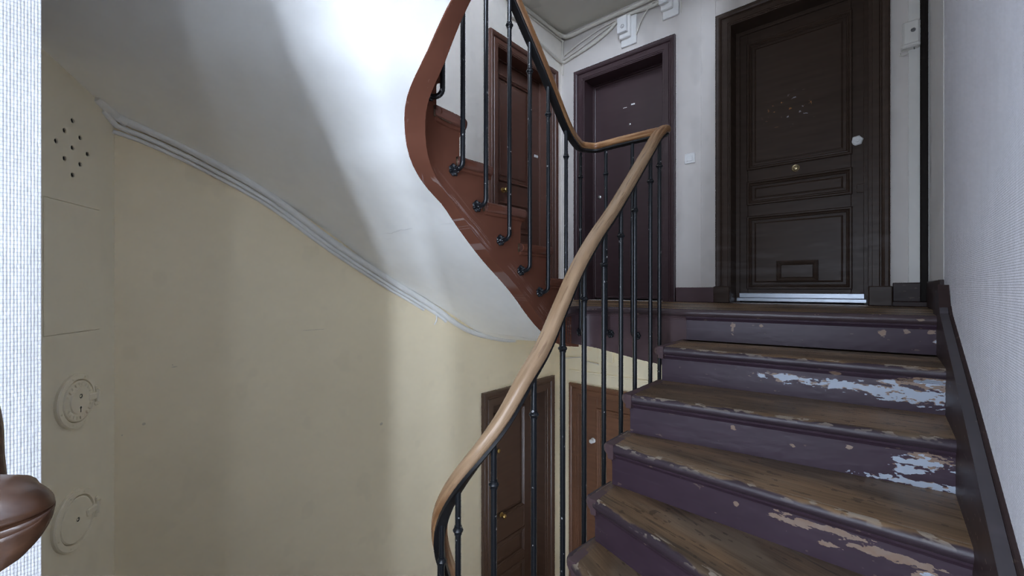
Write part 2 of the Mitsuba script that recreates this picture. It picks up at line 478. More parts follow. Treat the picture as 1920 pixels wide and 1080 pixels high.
def end_moulding(k, z):
    """rounded return of the nosing along the end of the board, with a bed mould beneath"""
    s0, s1 = max(IN[k] - OVER - .004, 0), IN[k + 1] + .004
    h = TH / 2; S = []
    prof = [(-.02, -h)] + [(.012 + (h - .001) * math.cos(a), h * math.sin(a)) for a in np.linspace(-math.pi / 2, math.pi / 2, 9)] + [(-.02, h)]
    bead = [(-.02, -h - .016), (.006, -h - .016), (.012, -h - .012), (.013, -h - .004), (.010, -h + .002), (-.02, -h + .002)]
    out = []
    for pr in (prof, bead):
        S = []
        for q in np.r_[s0 + .022 * np.array([0, .06, .2, .45, .75]), np.linspace(s0 + .022, s1, 9)]:
            e = math.sqrt(max(0., 1 - (1 - min(1., (q - s0) / .022)) ** 2))
            S.append([[*inner(q, o * e if o > 0 else o)[0], z - TH / 2 + zz] for o, zz in pr])
        out.append(loft(np.array(S), True, True))
    return cat(out)


def riser_mesh(k, z0, z1):
    p, q, u, n = line_of(k)
    q = q + u * .02; L = np.linalg.norm(q - p); N = 20; S = []
    for t in np.linspace(0, 1, N):
        c = p + (q - p) * t - n * .007; sec = []
        # face, with a small scotia under the nosing
        for d, zz in [(.02, z0 - .02), (0, z0 - .02), (0, z1 - TH - .020), (-.004, z1 - TH - .018), (-.007, z1 - TH - .012), (-.014, z1 - TH - .006), (-.016, z1 - TH + .002), (.02, z1 - TH + .002)]:
            g = c + n * d; sec.append([g[0], g[1], zz])
        S.append(sec)
    return loft(np.array(S), True, True)


from scipy.interpolate import PchipInterpolator
yw = lambda y: L1 - (y - YC)
ZBOT = [(0, -.275), (yw(2.2), -.217), (yw(2.07), -.165), (yw(1.93), -.09), (yw(1.83), -.02), (yw(1.663), .12), (yw(1.469), .267), (yw(1.332), .39), (yw(1.238), .484), (L1 + .26 * RI, .55), (L1 + .72 * RI, .657),
        (L1 + .91 * RI, .72), (L1 + 1.57 * RI, .86), (L1 + 1.87 * RI, .996), (L1 + 2.4 * RI, 1.24), (L1 + LA, 1.62), (sE(1.34), 1.78), (sE(1.77), RISE * 16 - .42), (sE(2.12), RISE * 17 - .40), (sE(2.47), RISE * 18 - .335)]
zbot = PchipInterpolator([q[0] for q in ZBOT], [q[1] for q in ZBOT])
T_STR = .075


def string_mesh(z):
    """cut string: front face, back face, underside and the steps of its upper edge"""
    s_end = sE(YL)
    ss = sorted(set(list(np.round(np.linspace(0, s_end, 110), 5)) + [round(x, 5) for x in IN[1:]]))
    V, F = [], []
    top = lambda s: RISE * sum(1 for k in range(1, 19) if IN[k] <= s + 1e-5) - TH + .001
    T, T2, HB_ = T_STR, .02, .05
    def quad(a, b, c, d):
        i = len(V); V.extend([a, b, c, d]); F.extend([[i, i + 1, i + 2], [i, i + 2, i + 3]])
    pt = lambda s, off, zz: [*inner(s, off)[0], zz + z]
    zs = np.array([float(zbot(s)) for s in ss])
    for i in range(len(ss) - 1):
        a, b = ss[i], ss[i + 1]; t = top(a); t = max(t, zs[i] + .02)
        nz = max(1, int((t - zs[i]) / .12))
        for j in range(nz):
            f0, f1 = j / nz, (j + 1) / nz
            quad(pt(a, 0, zs[i] + (t - zs[i]) * f0), pt(b, 0, zs[i + 1] + (t - zs[i + 1]) * f0), pt(b, 0, zs[i + 1] + (t - zs[i + 1]) * f1), pt(a, 0, zs[i] + (t - zs[i]) * f1))
        za, zb_ = zs[i] + HB_, zs[i + 1] + HB_
        quad(pt(a, -T, zs[i]), pt(a, -T, za), pt(b, -T, zb_), pt(b, -T, zs[i + 1]))
        quad(pt(a, -T, za), pt(a, -T2, za), pt(b, -T2, zb_), pt(b, -T, zb_))
        quad(pt(a, -T2, za), pt(a, -T2, t), pt(b, -T2, t), pt(b, -T2, zb_))
        quad(pt(a, 0, zs[i]), pt(a, -T, zs[i]), pt(b, -T, zs[i + 1]), pt(b, 0, zs[i + 1]))
        quad(pt(a, 0, t), pt(b, 0, t), pt(b, -T2, t), pt(a, -T2, t))
        t0 = top(ss[i - 1]) if i else -TH
        if t > t0 + 1e-4: quad(pt(a, 0, t0), pt(a, 0, t), pt(a, -T2, t), pt(a, -T2, t0))
    m = trimesh.Trimesh(np.array(V), np.array(F), process=False); m.merge_vertices(); return m, ss, zs


def corner_path():
    """plan of the landing apron from the end of the east string round to the west string (rounded corner at the west)"""
    q0, _ = inner(.16); q1 = np.array([inner(0.)[0][0] + .13, YL]); c = inner(0.)[0]
    arc = [(1 - t) ** 2 * q1 + 2 * t * (1 - t) * c + t * t * q0 for t in np.linspace(0, 1, 9)]
    return polyl([(XEI, YL), (XEI - .1, YL)] + [tuple(p) for p in arc] + [tuple(inner(q)[0]) for q in (.20, .24, .28)], .02)


def soffit_mesh(z, ss, zs):
    """plastered underside: ruled from the string to the walls"""
    so = [IN[k] for k in range(1, 19)]
    A, B = [], []
    # landing part: apron (from the east) -> wall of doors, then the west wall
    ap = corner_path()
    apz = [apron_z(i / (len(ap) - 1)) for i in range(len(ap))]
    n = len(ap)
    o_pts = polyl([(XE, YN), (XW, YN), (XW, 2.47)], .05); o_pts = o_pts[np.linspace(0, len(o_pts) - 1, n).astype(int)]
    for i in range(n):
        A.append([*ap[i], apz[i]])
        zo = -.365
        if o_pts[i][0] < XW + 1e-3 and o_pts[i][1] < 3.2: zo = np.interp(o_pts[i][1], [2.47, 2.6, 2.9, 3.2], [-.235, -.285, -.345, -.365])
        B.append([*o_pts[i], zo])
    KO = [(k, *OUT[k]) for k in range(1, 8)] + [(7.8, XW, .285), (8.6, -2.17, YS), (9, *OUT[9]), (10, *OUT[10]), (11, *OUT[11]), (11.5, XE, YS)] + [(k, *OUT[k]) for k in range(12, 19)]
    KO = np.array(KO)
    KZ = [(1, -.235), (2, -.08), (3, .06), (4, .225), (5, .40), (6, .555), (7, .715), (7.8, .872), (8.6, .968), (9, 1.06), (10, RISE * 10 - .45), (18, RISE * 18 - .36)]
    for s in [q for q in ss if q >= .27]:
        p, _ = inner(s, -T_STR + .004); k = float(np.interp(s, so, range(1, 19)))
        q = np.array([np.interp(k, KO[:, 0], KO[:, 1]), np.interp(k, KO[:, 0], KO[:, 2])])
        q = q + (q - p) / np.linalg.norm(q - p) * .03
        zo = float(np.interp(k, [e[0] for e in KZ], [e[1] for e in KZ]))
        A.append([*p, float(np.interp(s, ss, zs)) + .002]); B.append([*q, zo])
    A, B = np.array(A), np.array(B); A[:, 2] += z; B[:, 2] += z
    N = 16; S = []
    for t in np.linspace(0, 1, N):
        S.append(A + (B - A) * t)
    S = np.array(S).transpose(1, 0, 2)          # (rulings, across)
    return loft(S, False, False)


def apron_z(t):
    return float(np.interp(t, [0, .30, .55, .70, .85, 1.0], [-.345, -.315, -.28, -.262, -.235, -.205]))


def apron_mesh(z):
    ap = corner_path(); n = len(ap); S = []
    t = np.gradient(ap, axis=0); t /= np.linalg.norm(t, axis=1, keepdims=True); nn = np.stack([t[:, 1], -t[:, 0]], 1)
    nn = -nn if np.dot(nn[0], [0, -1]) < 0 else nn         # towards the well
    for i in range(n):
        zb = apron_z(i / (n - 1)); f = ap[i]; b = ap[i] - nn[i] * .04
        zt = -TH + .002
        S.append([[f[0], f[1], z + zb], [f[0], f[1], z + zb * .5], [f[0], f[1], z + zt - .022], *[[f[0] + nn[i][0] * d, f[1] + nn[i][1] * d, z + zt + e] for d, e in ((.005, -.02), (.006, -.012), (.013, -.006), (.015, 0))],
                  [b[0], b[1], z + zt], [b[0], b[1], z + zb]])
    return loft(np.array(S), True, True)


def landing_mesh(z):
    """boards of the landing and its rounded nosing"""
    p1, q1, u1, n1 = line_of(1); p18, q18, u18, n18 = line_of(18)
    ap = corner_path()[:-1]; ov = .030
    t = np.gradient(ap, axis=0); t /= np.linalg.norm(t, axis=1, keepdims=True); nn = np.stack([t[:, 1], -t[:, 0]], 1)
    nn = -nn if np.dot(nn[0], [0, -1]) < 0 else nn
    edge = [q18 - n18 * (OVER - TH / 2), p18 - n18 * (OVER - TH / 2) - u18 * .0]
    well = [ap[i] + nn[i] * (ov - TH / 2) for i in range(len(ap))]
    edge = np.array([edge[0], edge[1]] + well[2:])
    end = [p1 + n1 * .01 - u1 * .012, q1 + n1 * .01]
    poly = Polygon([*map(tuple, edge), *map(tuple, end), (XW, YN + .12), (XE, YN + .12)]).buffer(0)
    slab = prism(poly, TH - .001, (0, 0, z - TH + .0005))
    e3 = polyl(np.c_[edge, np.full(len(edge), z - TH / 2)], .02)
    nose = tube(e3, TH / 2, 14)
    return slab, slab.vertices[:, :2].copy(), nose


def flight(root, z, tread_m, riser_m, string_m, ks, soffit_end=None):
    for k in ks:
        tm, uv = tread_mesh(k, z + RISE * k)
        tk = put(root + '__tread', tm, tread_m, True, uv)
        put(tk + '__end_moulding', end_moulding(k, z + RISE * k), string_m, 40)
    for k in [*ks, ks[-1] + 1]:
        put(root + '__riser', riser_mesh(k, z + RISE * (k - 1), z + RISE * k), riser_m, 35)
    sm, ss, zs = string_mesh(z)
    put(root + '__string', sm, string_m, 35)
    put(root + '__soffit', soffit_mesh(z, ss, zs), 'm_soffit', True)


lab('staircase', 'flight of worn brown wooden treads with aubergine risers climbing beside the grey textured wall', 'staircase')
flight('staircase', -F2F, 'm_tread', 'm_riser', 'm_aubergine', range(1, 18))
lab('staircase_001', 'upper flight with red-brown cut string and white plaster underside above the cream wall', 'staircase')
used.add('staircase_001')
flight('staircase_001', 0., 'm_tread_red', 'm_redbrown', 'm_redbrown', range(1, 18))
# the top landing edge in front of the doors
lm, luv, lnose = landing_mesh(0.)
put('floor', lm, 'm_tread', False, luv); lab('floor', 'worn brown wooden landing in front of the doors', kind='structure')
put('floor__nosing', lnose, 'm_nosing', 40)
put('floor__apron', apron_mesh(0.), 'm_aubergine', 35)
lm2, luv2, _ = landing_mesh(-F2F)
put('floor_lower', lm2, 'm_tread', False, luv2); lab('floor_lower', 'wooden landing one storey below', kind='structure')

# skirting on the east wall that follows the steps
TOPL = [(2.76, .13), (2.52, .13), (2.44, .035), (2.417, .012), (1.755, -.216), (1.226, -.416), (.6, -.66), (.031, -.95)]
sk = []
poly = [(y, zz) for y, zz in TOPL] + [(.031, -1.5), (1.2, -1.0), (2.76, -.3)]
pm = prism(poly, .033)
sk.append(frame_to(pm, (XE - .034, 0, 0), (0, 1, 0), (1, 0, 0)))
tl = np.array([(XE - .001, y, zz + .004) for y, zz in TOPL[2:]])
sk.append(tube(polyl(tl, .05), .008, 8))
S_ = []
for y, zz in TOPL[2:]: S_.append([[XE - .034, y, zz], [XE - .034, y, zz + .004], [XE - .010, y, zz + .004], [XE - .010, y, zz]])
put('baseboard_east__ledge', loft(np.array(S_), True, True), 'm_ledge')
put('baseboard_east', cat(sk), 'm_skirting', False); lab('baseboard_east', 'dark stepped skirting board running up the textured wall', kind='structure')

# ------------------------------------------------------------------ walls
ZT, ZB = 2 * F2F - .36, -F2F - .3
DOORS = {  # opening along the wall, bottom, top
    1: ('W', 2.715, 3.505, 0., 2.205), 2: ('N', -2.275, -1.465, 0., 2.175), 3: ('N', -.945, -.085, 0., 2.19),
    4: ('W', 2.655, 3.42, -F2F, -.875), 5: ('N', -2.345, -1.52, -F2F, -.925)}
west = mbox(XW - .25, XW, .20, YN + .25, ZB, ZT); north = mbox(XW - .25, XE + .25, YN, YN + .25, ZB, ZT)
for k, (w, a, b, z0, z1) in DOORS.items():
    c = mbox(XW - .30, XW + .1, a, b, z0, z1) if w == 'W' else mbox(a, b, YN - .1, YN + .30, z0, z1)
    if w == 'W': west -= c
    else: north -= c
put('wall_west', totri(west), 'm_cream'); lab('wall_west', 'long cream wall under the white soffit', kind='structure')
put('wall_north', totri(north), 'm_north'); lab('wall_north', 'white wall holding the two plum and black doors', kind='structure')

# chimney flue across the south-west corner, with a perforated patch and a hatch cut into it
FA = np.array([XW, .285]); FB = FA + .60 * np.array([.819, -.574])
fu = (FB - FA) / np.linalg.norm(FB - FA); fl = np.linalg.norm(FB - FA); fn_ = np.array([.574, .819])
flue = mbox(0, fl, ZB, ZT, -.2, 0)
HOLES = []
HC = (.244, .650)                      # centre of the diamond of holes: distance along the flue and height
for i in range(3):
    for j in range(3):
        HOLES.append((HC[0] + (i - j) * .040, HC[1] + (i + j - 2) * .0517))
for s, z in HOLES:
    flue -= m3.Manifold.cylinder(.06, .0092, .0092, 16).translate([s, z, -.05])
HOLE_LIST = HOLES
def groove(s0, z0, s1, z1, w=.0016, d=.006):
    L = math.hypot(s1 - s0, z1 - z0)
    return m3.Manifold.cube([L, w, d * 2], True).rotate([0, 0, math.degrees(math.atan2(z1 - z0, s1 - s0))]).translate([(s0 + s1) / 2, (z0 + z1) / 2, 0])
HT, HB, HS0, HS1 = .438, -.053, .095, .382
for g in [groove(HS0, HT, HS1, HT), groove(HS0, HB, HS1, HB), groove(HS1, HB, HS1, HT, .003, .008)]:
    flue -= g
to_flue = lambda m: frame_to(m, (FA[0], FA[1], 0), (fu[0], fu[1], 0), (fn_[0], fn_[1], 0))
put('wall_southwest', to_flue(totri(flue)), 'm_cream_flue'); 
gap = trimesh.convex.convex_hull(np.array([[s_, z_, d_] for d_ in (-.01, .004) for s_, z_ in ((.105, .905), (.172, .938), (.172, .912), (.03, .868))]))  # black wedge standing for the shade of a gap at the conduit
put('wall_southwest__gap_shade', to_flue(gap), 'm_black')
for s_, z_ in HOLE_LIST:
    pl = trimesh.creation.cylinder(radius=.0091, height=.045, sections=16); pl.apply_translation([s_, z_, -.0275])  # black plug put in for the shade inside the hole
    put('wall_southwest__hole_shade_plug', to_flue(pl), 'm_black')
lab('wall_southwest', 'narrow cream flue across the corner with nine small holes and a hatch', kind='structure')

# south side: pier with the textured jamb, the niche and its window wall
JX = -.945
put('wall_south', box(-2.6, JX, WIN_Y - .12, YS, ZB, ZT), 'm_weave_dimmed'); lab('wall_south', 'white wall with woven texture at the left edge of the view', kind='structure')
nx0, nx1 = JX, XE
wall = mbox(nx0 - .05, nx1 + .02, WIN_Y - .12, WIN_Y, ZB, ZT)
for f in (-1, 0, 1):
    wall -= mbox(PANES[0][0], PANES[1][1], WIN_Y - .3, WIN_Y + .1, WIN_Z[0] + f * F2F, WIN_Z[1] + f * F2F)
put('wall_window', totri(wall), 'm_white'); lab('wall_window', 'wall with the stair window at the back of the niche', kind='structure')
# lintels and sills of the niches, flush with the south wall
sp = [box(nx0, nx1, WIN_Y, YS, WIN_Z[1] + .2 + f * F2F, WIN_Z[0] - .55 + (f + 1) * F2F) for f in (-1, 0)] + [box(nx0, nx1, WIN_Y, YS, ZB, WIN_Z[0] - .55 - F2F)]
put('wall_niche', cat(sp), 'm_white'); lab('wall_niche', 'sill and lintel masonry of the window niche', kind='structure')
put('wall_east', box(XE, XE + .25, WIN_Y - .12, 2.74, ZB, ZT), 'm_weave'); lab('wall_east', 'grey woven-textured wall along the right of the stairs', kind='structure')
put('wall_east_landing', box(XE + .004, XE + .25, 2.74, YN + .25, ZB, ZT), 'm_white'); lab('wall_east_landing', 'smooth white return of the wall beside the landing', kind='structure')
CZ = 2.715
put('ceiling', box(XW, XE, 2.52, YN, CZ, CZ + .28), 'm_ceiling'); lab('ceiling', 'dull off-white ceiling above the landing', kind='structure')
put('ceiling_top', box(XW - .25, XE + .25, WIN_Y - .25, YN + .25, ZT, ZT + .1), 'm_white'); lab('ceiling_top', 'top ceiling of the stairwell', kind='structure')
put('floor_bottom', box(XW - .25, XE + .25, WIN_Y - .25, YN + .25, ZB - .1, ZB), 'm_tread', False, np.zeros((8, 2))); lab('floor_bottom', 'floor at the foot of the stairwell', kind='structure')
scene.pop('floor_bottom'); used.discard('floor_bottom')
fb = box(XW - .25, XE + .25, WIN_Y - .25, YN + .25, ZB - .1, ZB)
put('floor_bottom', fb, 'm_grey')

# unseen windows: frame, mullion and panes that glow in place of daylight
for i, f in enumerate((0, -1, 1)):
    key = f'window_{i + 1}'; zz0, zz1 = WIN_Z[0] + f * F2F, WIN_Z[1] + f * F2F
    a, b = PANES[0][0], PANES[1][1]
    fr = [rbox(a - .03, a + .012, WIN_Y - .05, WIN_Y + .02, zz0 - .03, zz1 + .03), rbox(PANES[0][1] - .005, OPEN[0], WIN_Y - .05, WIN_Y + .02, zz0, zz1), rbox(OPEN[1], PANES[1][0] + .005, WIN_Y - .05, WIN_Y + .02, zz0, zz1), rbox(b - .008, b + .03, WIN_Y - .05, WIN_Y + .02, zz0 - .03, zz1 + .03),
          rbox(a, b, WIN_Y - .05, WIN_Y + .02, zz0 - .03, zz0 + .012), rbox(a, b, WIN_Y - .05, WIN_Y + .02, zz1 - .012, zz1 + .03)]
    put(key + '__frame', cat(fr), 'm_white')
    for a, b, L in PANES:
        q = trimesh.Trimesh([[a, WIN_Y - .03, zz0], [b, WIN_Y - .03, zz0], [b, WIN_Y - .03, zz1], [a, WIN_Y - .03, zz1]], [[0, 2, 1], [0, 3, 2]], process=False)
        put(key + '__glow_pane', q, 'm_plastic', emitter={'type': 'area', 'radiance': {'type': 'rgb', 'value': [L[i] * c for c in DAY]}})
    lab(key, 'unseen tall stair window, two added glowing panes and an open gap for light', kind='structure')
# added glowing strips outside, for a slit of bright sky; they throw the light band
for th0, th1, L in ((43.0, 45.1, STRIP_L), (35.5, 42.6, STRIP_L * .21)):
    e0, e1 = (np.array([JX, YS]) + 9.0 * np.array([math.sin(math.radians(t)), -math.cos(math.radians(t))]) for t in (th0, th1))
    q = trimesh.Trimesh([[*e0, -2.9], [*e1, -2.9], [*e1, 5.0], [*e0, 5.0]], [[0, 1, 2], [0, 2, 3]], process=False)
    if np.dot(q.face_normals[0], [-1, 1, 0]) < 0: q.invert()
    put('window_4__glow_pane', q, 'm_plastic', emitter={'type': 'area', 'radiance': {'type': 'rgb', 'value': [L * c for c in DAY]}})
lab('window_4', 'added glowing strip outside, standing in for a slit of bright sky', kind='structure')

# ------------------------------------------------------------------ doors
def wallframe(w, recess=0.):
    if w == 'N': return lambda m: frame_to(m, (0, YN + recess, 0), (1, 0, 0), (0, -1, 0))
    return lambda m: frame_to(m, (XW - recess, 0, 0), (0, 1, 0), (1, 0, 0))


def architrave(a, b, z0, z1, prof):
    """mitred moulding round an opening; prof: (distance from the opening, height)"""
    S = []
    for (u, z, du, dz) in [(a, z0, -1, 0), (a, z1, -1, 1), (b, z1, 1, 1), (b, z0, 1, 0)]:
        S.append([[u + du * d, z + dz * d, h] for d, h in prof])
    m = loft(np.array(S), True, True)
    m.fix_normals(); return m


def ringmould(a, b, z0, z1, prof):
    """closed mitred moulding, going inwards from the rectangle; prof: (distance inwards, height)"""
    S = []
    for (u, z, du, dz) in [(a, z0, 1, 1), (a, z1, 1, -1), (b, z1, -1, -1), (b, z0, -1, 1), (a, z0, 1, 1)]:
        S.append([[u + du * d, z + dz * d, h] for d, h in prof])
    m = loft(np.array(S), True, False); m.merge_vertices(); m.fix_normals(); return m


def bevel_panel(a, b, z0, z1, h, e=.012):
    S = [[[a, z0, 0], [b, z0, 0], [b, z1, 0], [a, z1, 0]], [[a, z0, h * .2], [b, z0, h * .2], [b, z1, h * .2], [a, z1, h * .2]], [[a + e, z0 + e, h], [b - e, z0 + e, h], [b - e, z1 - e, h], [a + e, z1 - e, h]]]
    m = loft(np.array(S), True, True); m.fix_normals(); return m


PROF_A = [(0, 0), (0, .018), (.010, .018), (.012, .022), (.045, .022), (.050, .016), (.056, .016), (.062, .028), (.074, .034), (.090, .036), (.094, .030), (.100, .028), (.100, 0)]
BOL = [(0, 0), (0, .010), (.006, .016), (.014, .016), (.020, .009), (.024, .004), (.030, .006), (.034, .002), (.036, 0)]


def lbox(a, b, z0, z1, h0, h1, r=.0025): return rbox(a, b, z0, z1, h0, h1, r)


def door(k, m, recess, aw, panels, leaf=None, leafm=None, stop=.02, plinth=False):
    w, a, b, z0, z1 = DOORS[k]; key = f'door_{k}'; T0 = wallframe(w); T = wallframe(w, recess)
    s = aw / .100
    prof = [(d * s - .004, h) for d, h in PROF_A]
    put(key + '__architrave', T0(architrave(a, b, z0, z1, prof)), m, False)
    # lining of the opening
    lin = [lbox(a - .002, a + .014, z0, z1, -recess - .05, .012), lbox(b - .014, b + .002, z0, z1, -recess - .05, .012), lbox(a, b, z1 - .014, z1 + .002, -recess - .05, .012)]
    lin += [lbox(a + .012, a + .012 + stop, z0, z1 - .012, -recess - .05, -recess + .018), lbox(b - .012 - stop, b - .012, z0, z1 - .012, -recess - .05, -recess + .018), lbox(a + .012, b - .012, z1 - .012 - stop, z1 - .012, -recess - .05, -recess + .018)]
    put(key + '__lining', T0(cat(lin)), m)
    if plinth:
        for u0, u1 in ((a - aw - .008, a + .012), (b - .012, b + aw + .008)):
            put(key + '__plinth_block', T0(lbox(u0, u1, z0, z0 + .13, 0, .042, .006)), m)
    la, lb, lt = a + .014 + stop * .6, b - .014 - stop * .6, z1 - .016 - stop * .6
    lm_ = leafm or m
    if not panels:
        put(key + '__leaf', T(lbox(la, lb, z0 + .012, lt, -.04, 0)), lm_)
    else:
        zs0 = z0 + .012
        put(key + '__leaf', T(lbox(la, lb, zs0, lt, -.04, -.012)), lm_)
        P_ = sorted(panels, key=lambda q: q[2]); pa, pb = P_[0][0], P_[0][1]
        put(key + '__stile', T(lbox(la, pa, zs0, lt, -.03, 0)), lm_); put(key + '__stile', T(lbox(pb, lb, zs0, lt, -.03, 0)), lm_)
        edges = [zs0] + [e for q in P_ for e in (q[2], q[3])] + [lt]
        for i in range(0, len(edges), 2):
            put(key + '__rail', T(lbox(pa, pb, edges[i], edges[i + 1], -.03, 0)), lm_)
        for q in P_:
            put(key + '__panel_moulding', T(ringmould(q[0] - .008, q[1] + .008, q[2] - .008, q[3] + .008, [(d, h - .002) for d, h in BOL])), lm_)
            put(key + '__panel', T(frame_to(bevel_panel(q[0] + .045, q[1] - .045, q[2] + .045, q[3] - .045, .008), (0, 0, -.013), (1, 0, 0), (0, 0, 1), (0, 1, 0))), lm_)
    return T, la, lb, lt


def disc(prof, u, z, n=24):
    m = lathe(prof, n); m.apply_translation([u, z, 0]); return m


KNOB = [(.026, 0), (.026, .004), (.022, .006), (.012, .008), (.010, .024), (.016, .030), (.022, .038), (.022, .044), (.016, .050), (.006, .052)]
ROSE = [(.030, 0), (.030, .004), (.026, .007), (.022, .006), (.018, .009), (.012, .012), (.006, .013)]
# door 3: the big near-black panelled door
T3, la, lb, lt = door(3, 'm_door_dark', .16, .100, [(-.848, -.196, .115, .682), (-.848, -.196, .783, .958), (-.848, -.196, 1.064, 2.065)], stop=.03, plinth=True)
put('door_3__knob', T3(disc([(.028, 0), (.028, .003), (.023, .006), (.018, .005), (.014, .010), (.006, .012)], -.525, 1.021)), 'm_darkbrass', 30)
hexl = lathe([(.036, 0), (.036, .008), (.029, .013), (.020, .013), (.020, .010), (.014, .010), (.013, .020), (.004, .021)], 6); hexl.apply_transform(trimesh.transformations.rotation_matrix(.2, [0, 0, 1])); hexl.apply_translation([-.163, 1.145, 0])
put('door_3__lock', T3(hexl), 'm_plastic', 20); labels['door_3__lock'] = {'label': 'white hexagonal lock rosette'}
put('door_3__latch_plate', T3(lbox(-.124, -.104, 1.415, 1.495, 0, .014)), 'm_plastic'); labels['door_3__latch_plate'] = {'label': 'small white latch plate on the door edge'}
slot = [ringmould(-.650, -.385, .165, .325, [(0, 0), (0, .010), (.010, .016), (.022, .010), (.030, .004), (.034, 0)])]
put('door_3__letter_slot', T3(cat(slot)), 'm_door_dark')
put('door_3__letter_slot__flap', T3(lbox(-.618, -.417, .197, .293, .001, .006)), 'm_door_dark')
put('door_3__weather_strip', T3(cat(lbox(la + .006, lb - .004, .040, .078, .0, .022, .004), lbox(la - .010, lb + .008, .012, .040, .0, .034, .004))), 'm_alu'); labels['door_3__weather_strip'] = {'label': 'pale aluminium strip along the foot of the door'}
hg = []
for z in (.30, .95, 1.62): hg.append(tube([(lb + .012, z - .035, .008), (lb + .012, z + .035, .008)], .009, 10))
for h in hg: put('door_3__hinge', T3(h), 'm_black', 30)
put('door_3__bolt_plate', T3(lbox(-.165, -.125, .78, .84, 0, .006)), 'm_door_dark')
lab('door_3', 'tall near-black panelled door with a white hexagonal lock and letter slot', kind='structure')
# door 2: flat plum door
T2, la2, lb2, lt2 = door(2, 'm_door_plum', .17, .104, None, stop=.012)
put('door_2__edge_moulding', T2(ringmould(la2 + .002, lb2 - .002, .02, lt2 - .002, [(0, 0), (0, .008), (.008, .011), (.016, .006), (.018, 0)])), 'm_door_plum')
put('door_2__lock', T2(disc([(.019, 0), (.019, .005), (.013, .008), (.006, .016), (.002, .017)], -2.196, 1.031)), 'm_steel', 30); labels['door_2__lock'] = {'label': 'round steel lock'}
put('door_2__knob', T2(disc(ROSE, -1.873, 1.038)), 'm_darkbrass', 30)
put('door_2__peephole', T2(disc([(.010, 0), (.010, .003), (.004, .005)], -1.867, 1.686)), 'm_steel', 30)
put('door_2__paint_chip', T2(cat(lbox(-1.855, -1.815, 1.864, 1.878, 0, .0015, .0005), lbox(-1.935, -1.895, 1.856, 1.861, 0, .0012, .0004))), 'm_plastic')
lab('door_2', 'flat plum-coloured door with a moulded frame behind the handrail', kind='structure')
# door 1: brown door behind the upper flight
T1, la1, lb1, lt1 = door(1, 'm_door_brown', .13, .101, [(2.86, 3.335, .13, .55), (2.86, 3.335, .64, .90), (2.86, 3.335, 1.10, 2.06)], stop=.012)
put('door_1__knob', T1(disc(KNOB, 2.945, 1.015)), 'm_brass', 30); labels['door_1__knob'] = {'label': 'small brass knob'}
put('door_1__name_tag', T1(lbox(3.405, 3.465, 1.425, 1.452, 0, .007)), 'm_plastic'); labels['door_1__name_tag'] = {'label': 'small white name tag'}
lab('door_1', 'red-brown panelled door on the left wall seen behind the iron balusters', kind='structure')
zf = -F2F
T4, la4, lb4, lt4 = door(4, 'm_door_low', .15, .125, [(2.80, 3.27, zf + .13, zf + .55), (2.80, 3.27, zf + .64, zf + .86), (2.80, 3.27, zf + 1.08, zf + 2.05)], stop=.012)
put('door_4__knob', T4(disc(KNOB, 2.945, -1.975)), 'm_brass', 30); labels['door_4__knob'] = {'label': 'brass knob'}
put('door_4__escutcheon', T4(disc([(.020, 0), (.020, .003), (.012, .006), (.004, .007)], 2.912, -1.375, 8)), 'm_brass', 30); labels['door_4__escutcheon'] = {'label': 'brass escutcheon'}
lab('door_4', 'dark brown panelled door on the floor below, on the cream wall', kind='structure')
T5, la5, lb5, lt5 = door(5, 'm_door_low_red', .08, .092, [(-2.17, -1.70, zf + .13, zf + .60), (-2.17, -1.70, zf + .70, zf + 2.0)], stop=.012)
put('door_5__knob', T5(disc(KNOB, -2.215, -1.40)), 'm_plastic', 30); labels['door_5__knob'] = {'label': 'white knob'}
put('door_5__lock', T5(disc(ROSE, -2.21, -1.98)), 'm_plastic', 30); labels['door_5__lock'] = {'label': 'white lock rosette'}
lab('door_5', 'lighter brown door on the floor below, beside the stair treads', kind='structure')

# trims of the wall of doors
TN = wallframe('N')
put('baseboard_north', TN(cat(lbox(-1.361, -1.048, 0, .122, 0, .018, .004))), 'm_aubergine'); lab('baseboard_north', 'dark skirting between the two doors', kind='structure')
put('baseboard_corner', TN(cat(lbox(.022, .188, .03, .150, 0, .016, .004), lbox(.020, .188, 0, .032, 0, .030, .004))), 'm_skirting'); lab('baseboard_corner', 'chipped dark skirting right of the black door', kind='structure')
put('baseboard_landing', cat(rbox(XE - .014, XE + .003, 2.77, 3.18, 0, .155, .003), rbox(XE - .012, XE + .003, 3.19, 3.66, 0, .155, .003)), 'm_skirting'); lab('baseboard_landing', 'dark skirting at the foot of the smooth white return', kind='structure')
put('trim_1', TN(lbox(-1.157, -1.045, .122, CZ, 0, .007, .002)), 'm_north'); lab('trim_1', 'flat white board beside the left jamb of the black door', kind='structure')
put('trim_2', TN(lbox(.096, .152, .15, CZ, 0, .008, .002)), 'm_greyframe'); lab('trim_2', 'narrow grey-white board in the corner', kind='structure')
put('trim_3', TN(cat(lbox(.150, .186, .03, CZ, 0, .030, .004))), 'm_blackpost'); lab('trim_3', 'narrow near-black post in the right corner of the landing', kind='structure')
put('trim_4', TN(lbox(-1.050, XE, 2.42, CZ, 0, .006, .002)), 'm_north'); lab('trim_4', 'flat white board above the black door', kind='structure')
put('trim_5', rbox(XE - .001, XE + .006, 2.755, 3.15, .155, CZ, .001), 'm_white'); lab('trim_5', 'smooth white board on the wall return', kind='structure')

# ------------------------------------------------------------------ balustrade
ROFF = .068


